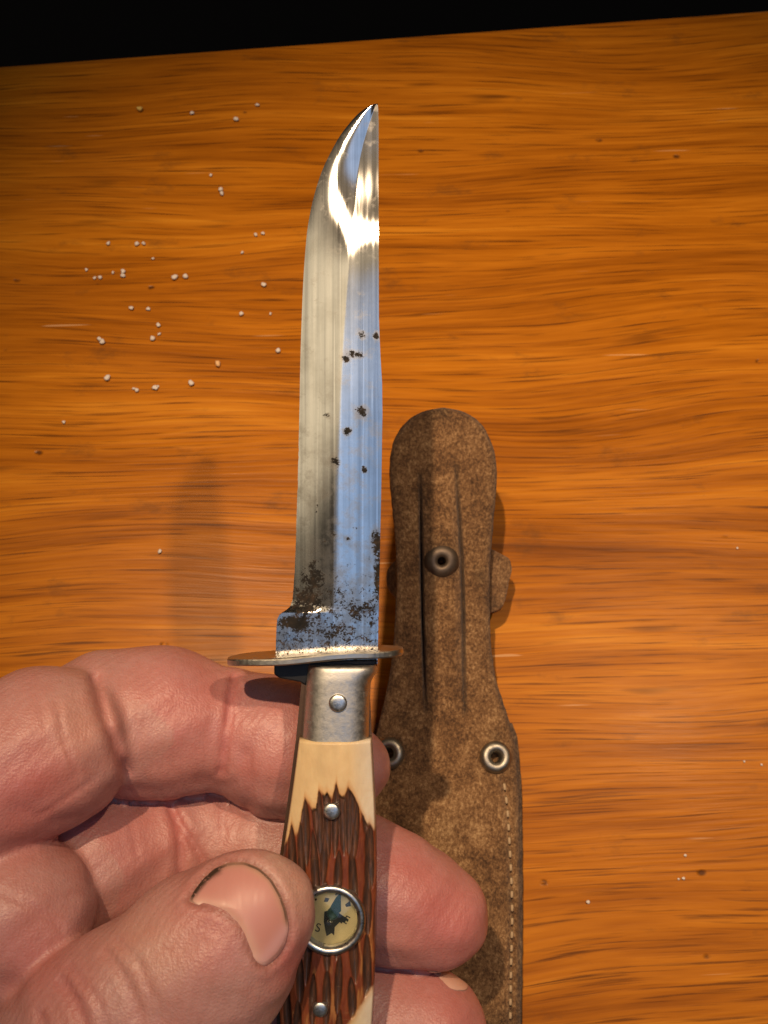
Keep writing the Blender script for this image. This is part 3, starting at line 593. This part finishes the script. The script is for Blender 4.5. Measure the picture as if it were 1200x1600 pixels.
def surface_nets(fn, lo, hi, h):
    ax = [np.arange(lo[i], hi[i] + h, h) for i in range(3)]; sh = tuple(len(a_) for a_ in ax)
    gx_, gy_, gz_ = np.meshgrid(*ax, indexing='ij'); P_ = np.stack([gx_.ravel(), gy_.ravel(), gz_.ravel()], 1)
    v = np.concatenate([fn(c_) for c_ in np.array_split(P_, 24)]).reshape(sh); s_ = v < 0
    cs = tuple(n_ - 1 for n_ in sh); acc = np.zeros(cs + (3,)); cnt = np.zeros(cs)
    sl = lambda o, ext=0: tuple(slice(o[i], o[i] + cs[i]) for i in range(3))
    for axis in range(3):
        oth = [i for i in range(3) if i != axis]
        for a_ in (0, 1):
            for b_ in (0, 1):
                o0 = [0, 0, 0]; o0[oth[0]] = a_; o0[oth[1]] = b_; o1 = list(o0); o1[axis] = 1
                v0, v1 = v[sl(o0)], v[sl(o1)]; c_ = (v0 < 0) != (v1 < 0); t_ = np.where(c_, v0 / np.where(c_, v0 - v1, 1), 0)
                for i in range(3): acc[..., i] += c_ * (t_ if i == axis else o0[i])
                cnt += c_
    act = cnt > 0; idx = -np.ones(cs, int); idx[act] = np.arange(act.sum()); ci = np.argwhere(act)
    V = (ci + acc[act] / cnt[act][:, None]) * h + np.array([a_[0] for a_ in ax]); quads = []
    for axis in range(3):
        oth = [i for i in range(3) if i != axis]; lo_s = [slice(1, -1)] * 3; lo_s[axis] = slice(0, -1); hi_s = list(lo_s); hi_s[axis] = slice(1, None)
        a_, b_ = s_[tuple(lo_s)], s_[tuple(hi_s)]; ch = np.argwhere(a_ != b_); base = ch.copy()
        for i in oth: base[:, i] += 1
        u_, w_ = np.zeros(3, int), np.zeros(3, int); u_[(axis + 1) % 3] = 1; w_[(axis + 2) % 3] = 1
        g_ = lambda c_: idx[c_[:, 0], c_[:, 1], c_[:, 2]]
        q4 = np.stack([g_(base - u_ - w_), g_(base - w_), g_(base), g_(base - u_)], 1); flip = ~a_[tuple(ch.T)]
        q4[flip] = q4[flip][:, ::-1]; quads.append(q4)
    Q = np.concatenate(quads); return V, Q[(Q >= 0).all(1)]
coarse = lambda p: sdf(p, False)
V, Q = surface_nets(coarse, (-.105, -.205, -.190), (.024, -.012, -.120), .0012)
tmp = mesh('tmp_hand', V, Q, None); md_ = tmp.modifiers.new('s', 'SUBSURF'); md_.levels = 1; bpy.context.view_layer.update()
me = tmp.evaluated_get(bpy.context.evaluated_depsgraph_get()).to_mesh(); n = len(me.vertices); V = np.empty(n * 3); me.vertices.foreach_get('co', V); V = V.reshape(-1, 3).copy()
Q = np.empty(len(me.loops), int); me.loops.foreach_get('vertex_index', Q); Q = Q.reshape(-1, 4).copy(); bpy.data.objects.remove(tmp)
for it in range(3):
    f = sdf(V); g_ = grad(sdf, V); V = V - np.clip(f / np.maximum((g_ ** 2).sum(1), .25), -.0012, .0012)[:, None] * g_
# skin colour
d = -V[:, 2]; px, py = V[:, 0] / d * F + 600, 800 - V[:, 1] / d * F; om = (d - D0) * 1000
base = np.tile(np.array([.455, .245, .228]), (len(V), 1)); red = np.array([.46, .140, .138]); pale = np.array([.56, .37, .30])
def spot(x, y, s_, o0=-99, o1=99): return np.exp(-((px - x) ** 2 + (py - y) ** 2) / (2 * s_ * s_)) * (om > o0) * (om < o1)
R1 = .75*spot(700, 1440, 50, 2) + .55*spot(620, 1360, 45, 2) + .5*spot(700, 1600, 60, 2) + .55*spot(280, 1110, 60, 2) + .4*spot(420, 1150, 60, 2) + .5*spot(60, 1200, 60) + .45*spot(20, 1270, 50) + .5*spot(330, 1450, 45, -99, -6) + .6*spot(455, 1500, 26, -99, -6) + .45*spot(60, 1500, 60) + .4*spot(200, 1340, 70, 3)
for pts, w_, dp, (o0, o1) in CREASE: R1 = R1 + .5 * min(dp, 1) * np.exp(-(seg_dist(px, py, pts) / (w_ * 1.5)) ** 2) * (om > o0) * (om < o1)
P1 = .6*spot(470, 1400, 25, -99, -6) + .5*spot(440, 1350, 30, -99, -6) + .45*spot(230, 1480, 50, -99, -6) + .4*spot(120, 1130, 40)
R1, P1 = np.clip(R1, 0, 1)[:, None], np.clip(P1, 0, 1)[:, None]; cl = base * (1 - R1) + red * R1; cl = cl * (1 - P1) + pale * P1
sd = poly_sd(px, py, NAIL); rim = (np.exp(-(sd / 5) ** 2) * (om < -6) * .5)[:, None]; cl = cl * (1 - rim) + np.array([.20, .07, .045]) * rim
W = to_world(V); hoff = to_world(np.array(J(-150, 2750, 3, 1)[:3]))
hand = empty('hand', hoff); tag(hand, 'bare hand pinching the knife handle between thumb and curled fingers', 'hand')
mesh('skin', W - hoff, Q, M['skin'], hand, colors={'col': cl})
# nails: patches lying on the traced skin surface
def trace(px_, py_, fn, t0=.10):
    dr = np.stack([(px_ - 600) / F, (800 - py_) / F, -np.ones_like(px_)], 1); ln = np.linalg.norm(dr, axis=1, keepdims=True); dr = dr / ln; t_ = np.full(len(px_), t0)
    for _ in range(70): t_ = t_ + np.clip(fn(dr * t_[:, None]) * .8, -.002, .004)
    return dr * t_[:, None]
def nail(name, poly, nr, na, lift, crown, colf, dirtf, t0, sink=0.0):
    p = np.array(poly, float); c = p.mean(0); pp = np.concatenate([p, p[:1]]); L = np.concatenate([[0], np.cumsum(np.hypot(*np.diff(pp, axis=0).T))])
    s_ = np.linspace(0, L[-1], na, endpoint=False); bx, by = np.interp(s_, L, pp[:, 0]), np.interp(s_, L, pp[:, 1])
    for _ in range(2): bx, by = (np.roll(bx, 1) + 2*bx + np.roll(bx, -1)) / 4, (np.roll(by, 1) + 2*by + np.roll(by, -1)) / 4
    rr = np.concatenate([np.linspace(.02, .9, nr), [.93, .96, .98, 1.0, 1.015, 1.03]]); X = c[0] + rr[:, None] * (bx - c[0]); Y = c[1] + rr[:, None] * (by - c[1]); x, y = X.ravel(), Y.ravel()
    b_ = trace(x, y, coarse, t0); g_ = grad(coarse, b_, .0006); g_ /= np.linalg.norm(g_, axis=1, keepdims=True)
    rad = np.repeat(rr, na); up = lift + crown * (1 - np.clip(rad, 0, 1) ** 2) - .0006 * np.clip((rad - .975) / .055, 0, 1) - sink * np.exp(-(seg_dist(x, y, [(318, 1415), (352, 1427), (370, 1444), (391, 1488)]) / 9) ** 2)
    Vn = to_world(b_ + g_ * up[:, None]) - hoff; k_ = len(rr); Fn = [(i*na + j, i*na + (j+1) % na, (i+1)*na + (j+1) % na, (i+1)*na + j) for i in range(k_ - 1) for j in range(na)] + [list(range(na - 1, -1, -1))]
    o = mesh(name, Vn, [f_[::-1] for f_ in Fn], M['nail'], hand, colors={'col': colf(x, y, rad)}, attrs={'dirt': dirtf(x, y, rad)}); return o
def tcol(x, y, rad):
    c = np.tile(np.array([.52, .235, .205]), (len(x), 1)); lun = np.exp(-(seg_dist(x, y, [(300, 1412), (348, 1424), (375, 1450), (404, 1508)]) / 13) ** 2)[:, None]
    edge_ = np.exp(-(seg_dist(x, y, [(345, 1350), (382, 1347), (425, 1374), (448, 1424), (453, 1452)]) / 8) ** 2)[:, None]; side = np.exp(-(seg_dist(x, y, [(446, 1455), (412, 1500)]) / 11) ** 2)[:, None]
    c = c * (1 - .5*lun) + np.array([.66, .44, .34]) * .5 * lun; c = c * (1 - .5*edge_) + np.array([.50, .33, .20]) * .5 * edge_; return c * (1 - .6*side) + np.array([.66, .38, .40]) * .6 * side
def tdirt(x, y, rad):
    e_ = np.exp(-((rad - .94) / .032) ** 2); a_ = np.clip(np.exp(-(seg_dist(x, y, [(300, 1395), (334, 1355)]) / 16) ** 2) * 1.3 + np.exp(-(seg_dist(x, y, [(400, 1352), (440, 1398), (450, 1430)]) / 14) ** 2) + .6 * np.exp(-(seg_dist(x, y, [(350, 1346), (390, 1346)]) / 14) ** 2) + .55 * np.exp(-(seg_dist(x, y, [(452, 1470), (418, 1510)]) / 10) ** 2), 0, 1)
    wide = 1.2 * np.exp(-(seg_dist(x, y, [(302, 1395), (320, 1374), (340, 1361)]) / 5) ** 2); return np.clip(e_ * a_ + wide, 0, 1)
nail('thumbnail', NAIL, 16, 120, .00002, .00020, tcol, tdirt, .115, .00022)
rc = lambda x, y, rad: np.tile(np.array([.62, .36, .28]), (len(x), 1))
nail('fingernail', RNAIL, 8, 60, .0001, .0002, rc, lambda x, y, rad: .5 * np.exp(-((rad - .99) / .03) ** 2), .15)
